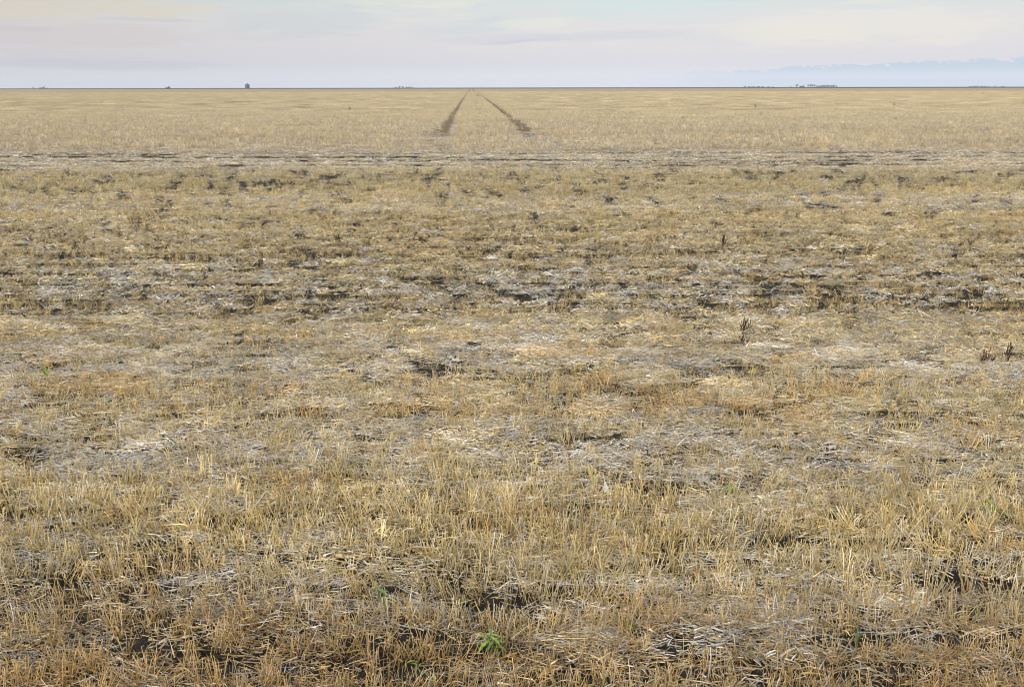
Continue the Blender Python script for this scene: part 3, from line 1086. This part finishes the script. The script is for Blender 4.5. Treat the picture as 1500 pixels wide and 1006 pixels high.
# white scrap, bleached stalks and the blue flake
x, y = ground_at(886, 728)
v, f = [], []
n = 7
for k in range(n):
    t_ = k / (n - 1)
    wv = 0.003 + 0.020 * sst(np.array([1 - t_]), 0.35, 1.0)[0]
    z_ = 0.075 * t_
    for q, dy in ((-1, 0.0), (0, -0.008 * (1 - t_) - 0.002), (1, 0.0)):
        v.append((q * wv * 0.6 + 0.010 * (1 - t_) - 0.008 * t_, dy + 0.02 * t_, z_))
    for q, dy in ((1, 0.0022), (0, 0.004), (-1, 0.0022)):
        v.append((q * wv * 0.6 + 0.010 * (1 - t_) - 0.008 * t_, dy + 0.02 * t_, z_))
for k in range(n - 1):
    for j in range(6):
        f.append((k * 6 + j, k * 6 + (j + 1) % 6, k * 6 + 6 + (j + 1) % 6, k * 6 + 6 + j))
f.append(tuple(range(6))[::-1])
f.append(tuple(6 * (n - 1) + j for j in range(6)))
o = mesh_object('paper_scrap', v, f, M_PAPER)
o.location = (x, y, zat(x, y) + 0.03)
tag(o, 'twisted white scrap standing up in the straw, centre right', 'scrap')


def bleached(px0, py0, px1, py1, r, label, split=False):
    x0, y0 = ground_at(px0, py0)
    x1, y1 = ground_at(px1, py1)
    z0, z1 = zat(x0, y0) + 0.022, zat(x1, y1) + 0.035
    c = Vector((x0, y0, z0))
    e = Vector((x1, y1, z1)) - c
    v, f = [], []
    pts = [e * q + Vector((0, 0, 0.004 * math.sin(PI * q))) for q in (0, .25, .5, .75, 1)]
    tube_mesh(v, f, pts, [r, r * .9, r * 1.05, r * .8, r * .55], 8)
    tube_mesh(v, f, [e * .5, e * .52 , e * .54], [r * 1.0, r * 1.35, r * 1.0], 8)   # the node
    if split:
        side = Vector((0, -0.009, -0.003))
        tube_mesh(v, f, [p * 0.85 + side for p in pts], [r * .7, r * .8, r * .7, r * .6, r * .4], 8)
    o = mesh_object('bleached_stalk', v, f, M_BONE, None, True)
    o.location = c
    tag(o, label, 'stalk', 'bleached thick stalks on the bare furrow')


bleached(1141, 971, 1166, 959, 0.0042, 'thick bone white stalk slanting up to the right, lower right foreground')
bleached(1119, 969, 1137, 967, 0.0028, 'split white stalk lying level, left end of the white pieces in the lower right', True)
bleached(1158, 981, 1166, 972, 0.0024, 'short white stalk below the thick slanting one')
x, y = ground_at(1182, 956)
v, f = [], []
for zz in (0, 0.0015):
    for a in range(7):
        rr = 0.011 * (0.7 + 0.5 * prng.random())
        v.append((rr * math.cos(a * 0.9), zz + 0.35 * rr * math.sin(a * .9), rr * math.sin(a * 0.9)))
f = [tuple(range(7)), tuple(range(7, 14))[::-1]] + [(a, (a + 1) % 7, 7 + (a + 1) % 7, 7 + a) for a in range(7)]
o = mesh_object('plastic_flake', v, f, M_BLUE)
o.location = (x, y, zat(x, y) + 0.02)
tag(o, 'tiny blue flake in the bare furrow, lower right', 'flake')

# ------------------------------------------------------------------ the horizon: bins, sheds, trees
M_STEEL = material('galvanised_steel', (0.15, 0.19, 0.26), 0.5, 0.5, 0.12, 0.6, 0.4)
M_STEELD = material('dark_steel', (0.10, 0.12, 0.15), 0.6, 0.4)
M_SHED = material('shed_cladding', (0.16, 0.10, 0.085), 0.8, 0.2, 0.2, 0.7)
M_ROOF = material('shed_roof', (0.20, 0.21, 0.23), 0.6, 0.3)
M_BARK = material('bark', (0.085, 0.065, 0.050), 0.9, 0.2, 0.3, 3.0)
M_LEAF = material('foliage', (0.045, 0.055, 0.026), 0.7, 0.2, 0.5, 0.9)


def lathe(prof, n=40):
    v, f = [], []
    for r, z in prof:
        for j in range(n):
            a = 2 * PI * j / n
            v.append((r * math.cos(a), r * math.sin(a), z))
    for k in range(len(prof) - 1):
        for j in range(n):
            f.append((k * n + j, k * n + (j + 1) % n, (k + 1) * n + (j + 1) % n, (k + 1) * n + j))
    f.append(tuple(range(n))[::-1])
    f.append(tuple((len(prof) - 1) * n + j for j in range(n)))
    return v, f


def boxm(v, f, a, b):
    o = len(v)
    for z in (a[2], b[2]):
        for (x, y) in ((a[0], a[1]), (b[0], a[1]), (b[0], b[1]), (a[0], b[1])):
            v.append((x, y, z))
    f += [(o, o + 3, o + 2, o + 1), (o + 4, o + 5, o + 6, o + 7), (o, o + 1, o + 5, o + 4), (o + 1, o + 2, o + 6, o + 5), (o + 2, o + 3, o + 7, o + 6), (o + 3, o, o + 4, o + 7)]


def grain_bin(px, dist, r, hw, hr, label):
    x, y = bearing(px, dist)
    t = empty('grain_bin', (x, y, zat(x, y)))
    tag(t, label, 'grain bin', 'steel grain bins on the left horizon')
    prof = [(r + 0.2, 0), (r + 0.2, 0.25)]
    k = int(hw / 0.25)
    for i in range(k):
        prof += [(r + 0.03, 0.26 + i * 0.25), (r - 0.03, 0.26 + i * 0.25 + 0.125)]
    v, f = lathe(prof)
    mesh_object('wall', v, f, M_STEEL, t)
    v, f = lathe([(r + 0.15, 0.24 + k * 0.25), (r + 0.15, 0.30 + k * 0.25), (r * 0.2, 0.3 + k * .25 + hr * 0.8), (r * 0.2, 0.3 + k * .25 + hr)])
    rf = mesh_object('roof', v, f, M_STEEL, t)
    v, f = lathe([(r * 0.24, 0.3 + k * .25 + hr), (r * 0.24, 0.42 + k * .25 + hr), (0.05, 0.7 + k * .25 + hr)], 20)
    mesh_object('cap', v, f, M_STEELD, rf)
    v, f = [], []
    boxm(v, f, (-0.5, -r - 0.12, 0.6), (0.5, -r + 0.1, 2.4))
    mesh_object('door', v, f, M_STEELD, t)
    v, f = [], []
    for sx in (1.2, 1.6):
        boxm(v, f, (sx, -r - 0.05, 0.3), (sx + 0.06, -r + 0.9, 0.3 + k * .25))
    z = 0.6
    while z < k * .25:
        boxm(v, f, (1.26, -r - 0.03, z), (1.6, -r + 0.05, z + 0.04))
        z += 0.35
    mesh_object('ladder', v, f, M_STEELD, t)
    return t


def shed(px, dist, wd, dp, hw, hr, label, group, rz=0.0):
    x, y = bearing(px, dist)
    t = empty('shed', (x, y, zat(x, y)), rz)
    tag(t, label, 'shed', group)
    v, f = [], []
    boxm(v, f, (-wd / 2, -dp / 2, 0), (wd / 2, dp / 2, hw))
    mesh_object('wall', v, f, M_SHED, t)
    e = 0.35
    v = [(-wd / 2 - e, -dp / 2 - e, hw + .01), (wd / 2 + e, -dp / 2 - e, hw + .01), (wd / 2 + e, dp / 2 + e, hw + .01), (-wd / 2 - e, dp / 2 + e, hw + .01),
         (-wd / 2 - e, 0, hw + hr), (wd / 2 + e, 0, hw + hr)]
    f = [(0, 1, 5, 4), (2, 3, 4, 5), (0, 4, 3), (1, 2, 5), (3, 2, 1, 0)]
    mesh_object('roof', v, f, M_ROOF, t)
    v, f = [], []
    boxm(v, f, (-wd * .2, -dp / 2 - .08, 0.02), (wd * .1, -dp / 2 + .02, hw * .8))
    mesh_object('door', v, f, M_STEELD, t)
    return t


grain_bin(363.3, 1500, 3.2, 6.0, 1.5, 'larger round steel grain bin with conical roof, standing alone on the left horizon')
grain_bin(248.3, 1750, 2.2, 2.9, 1.7, 'small steel grain bin attached to a low shed on the left horizon')
shed(245.3, 1748, 3.4, 4.0, 1.9, 0.9, 'low dark shed leaning against the small grain bin', 'sheds on the horizon')
shed(1175.3, 2190, 8.5, 7.0, 2.4, 1.1, 'low dark shed between bare trees in the right hand farmyard', 'sheds on the horizon')


def tree_meshes(kind, seed):
    """unit-height meshes: trunk with limbs, and a crown of many leaf clumps (or of bare twigs)"""
    r = random.Random(seed)
    tv, tf = [], []
    tube_mesh(tv, tf, [(0, 0, -0.02), (0.01, 0, 0.25), (0.0, 0.01, 0.55), (0.01, 0, 0.8)], [0.035, 0.026, 0.018, 0.006], 8)
    limbs = []
    for i in range(9):
        a = r.uniform(0, 6.28)
        z0 = r.uniform(0.15, 0.6)
        ln = r.uniform(0.25, 0.42)
        d = Vector((math.cos(a), math.sin(a), r.uniform(.5, 1.4))).normalized()
        p = [Vector((0, 0, z0)), Vector((0, 0, z0)) + d * ln * .5, Vector((0, 0, z0)) + d * ln + Vector((0, 0, .05))]
        limbs.append(p)
        tube_mesh(tv, tf, p, [0.014, 0.009, 0.003], 5)
    cv, cf = [], []
    if kind == 'bare':
        for p in limbs:
            for i in range(16):
                b = p[1].lerp(p[2], r.random())
                d = Vector((r.gauss(0, .6), r.gauss(0, .6), r.uniform(.2, 1.1))).normalized()
                L = r.uniform(.08, .22)
                tube_mesh(cv, cf, [b, b + d * L * .5 + Vector((0, 0, .01)), b + d * L], [0.006, 0.0045, 0.002], 4)
                for j in range(3):
                    d2 = (d + Vector((r.gauss(0, .5), r.gauss(0, .5), .2))).normalized()
                    tube_mesh(cv, cf, [b + d * L * .6, b + d * L * .6 + d2 * L * .5], [0.004, 0.0015], 4)
    else:
        lobes = []
        for i in range(9):
            a = r.uniform(0, 6.28)
            q = r.uniform(0, .30)
            lobes.append((Vector((q * math.cos(a), q * math.sin(a), r.uniform(.30, .80))), r.uniform(.12, .22)))
        lobes.append((Vector((0, 0, .55)), .26))
        for i in range(900):
            c, rad = r.choice(lobes)
            d = Vector((r.gauss(0, 1), r.gauss(0, 1), r.gauss(0, 1))).normalized()
            p = c + d * rad * r.uniform(.55, 1.0)
            p.z = max(p.z, .05)
            n = Vector((r.gauss(0, 1), r.gauss(0, 1), r.gauss(0, 1))).normalized()
            a1 = n.cross(Vector((.2, .5, .9))).normalized()
            b1 = n.cross(a1)
            s = r.uniform(.018, .036)
            o = len(cv)
            cv += [p - a1 * s, p - b1 * s * .6, p + a1 * s, p + b1 * s * .6]
            cf.append((o, o + 1, o + 2, o + 3))
    return (tv, tf), (cv, cf)


PROTO = {}
for kind, seeds in (('bare', (1, 2, 3)), ('leafy', (4, 5, 6, 7))):
    for sd_ in seeds:
        (tv, tf), (cv, cf) = tree_meshes(kind, sd_)
        mt = mesh_object('trunk', tv, tf, M_BARK, link=False).data
        mc = mesh_object('crown', cv, cf, M_BARK if kind == 'bare' else M_LEAF, link=False).data
        PROTO.setdefault(kind, []).append((mt, mc))


def tree(px, hp, wp, kind, label, group, dist=2200):
    """hp and wp are its apparent height over the skyline and its width, a few pixels each"""
    x, y = bearing(px, dist)
    m_per = dist / 1505.0
    h = hp * m_per + H * 1.0
    mt, mc = prng.choice(PROTO[kind])
    shrub = h < 4.2 and kind == 'leafy'
    t = empty('shrub' if shrub else ('bare_tree' if kind == 'bare' else 'leafy_tree'), (x, y, zat(x, y)), prng.uniform(0, 6.28))
    wsc = wp * m_per / (0.75)
    t.scale = (wsc, wsc, h)
    tag(t, label, 'shrub' if shrub else 'tree', group)
    for nm, me_ in (('trunk', mt), ('crown', mc)):
        o = bpy.data.objects.new(nm, me_)
        scene.collection.objects.link(o)
        o.parent = t


ORD = ['first', 'second', 'third', 'fourth', 'fifth', 'sixth', 'seventh', 'eighth', 'ninth', 'tenth']


def treerow(lst, kind, text, group, dist=2200):
    for i, (px, hp, wp) in enumerate(lst):
        tree(px, hp, wp, kind, text.replace('#', ORD[i]), group, dist)


treerow([(1092, 1.5, 4), (1098, .9, 5), (1104.5, .9, 6), (1111, .9, 6), (1118, .7, 6), (1126, .5, 5), (1133, .4, 5)], 'leafy',
        'low dark shrub, # from left in the hedge left of the right farmyard', 'low hedge on the right horizon')
tree(1159, .8, 2.2, 'leafy', 'tiny lone shrub just left of the tallest bare tree on the right horizon', 'lone shrubs on the horizon')
tree(1167.5, 4.0, 5.5, 'bare', 'tall wide bare tree standing apart, left of the low farmyard shed', 'bare trees in the right hand farmyard')
tree(1177.6, 3.0, 2.6, 'bare', 'slim bare tree just right of the low farmyard shed', 'bare trees in the right hand farmyard')
treerow([(1184.2, 3.4, 4), (1187.3, 4.0, 4.5), (1190.6, 3.9, 4.5), (1193.5, 3.6, 4)], 'bare',
        'bare tree, # from left in the clump right of the low farmyard shed', 'bare trees in the right hand farmyard')
treerow([(1197, 1.7, 4.5), (1201, 1.9, 5), (1205, 2.6, 5.5), (1208.5, 2.9, 5.5), (1213.2, 2.9, 6), (1217.5, 2.0, 5), (1221.6, 2.8, 6), (1225.2, 1.6, 3.5)], 'leafy',
        'rounded leafy tree, # from left in the shelterbelt ending the right farmyard', 'shelterbelt of the right hand farmyard')
treerow([(1421.5, .8, 4), (1426, 1.4, 2.5), (1429.2, 1.5, 2), (1432.3, 1.8, 2), (1438, 1.0, 4.5), (1443, 1.0, 4.5), (1448.3, 1.0, 3), (1457.5, 1.0, 3), (1469, .6, 5)], 'leafy',
        'small dark tree, # from left in the broken row at the right edge', 'broken tree row at the right edge of the horizon')
treerow([(580.5, .6, 5), (586, 1.9, 4), (591, 1.9, 4), (596, .9, 4.5), (600.5, 1.1, 5), (604, .9, 3.5)], 'leafy',
        'dark tree, # from left in the low clump left of the wheel tracks', 'low tree clump left of the wheel tracks')
treerow([(59.5, .9, 4), (62.2, 1.2, 3), (64.8, 2.3, 4.2)], 'leafy',
        'dark tree, # from left in the small clump at the far left', 'small tree clump at the far left')
tree(49.5, 1.5, 2.2, 'leafy', 'lone dark shrub at the far left, left of the small clump', 'lone shrubs on the horizon')
tree(69.5, .5, 3, 'leafy', 'lowest shrub at the far left, right of the small clump', 'lone shrubs on the horizon')

# ------------------------------------------------------------------ the air
v, f = [], []
boxm(v, f, (-5100, -5100, -3.5), (5100, 5100, 26))
hz = bpy.data.materials.new('air_haze')
hz.use_nodes = True
hn = NT(hz.node_tree)
hn.n.clear()
ho = hn.n.new('ShaderNodeOutputMaterial')
pv = hn.n.new('ShaderNodeVolumePrincipled')
pv.inputs['Color'].default_value = (0.66, 0.80, 1.0, 1)
pv.inputs['Density'].default_value = 0.000065
hn.l.new(pv.outputs[0], ho.inputs['Volume'])
haze = mesh_object('haze', v, f, hz)
tag(haze, 'thin bluish air that pales the distant trees and bins', 'haze', kind='stuff')
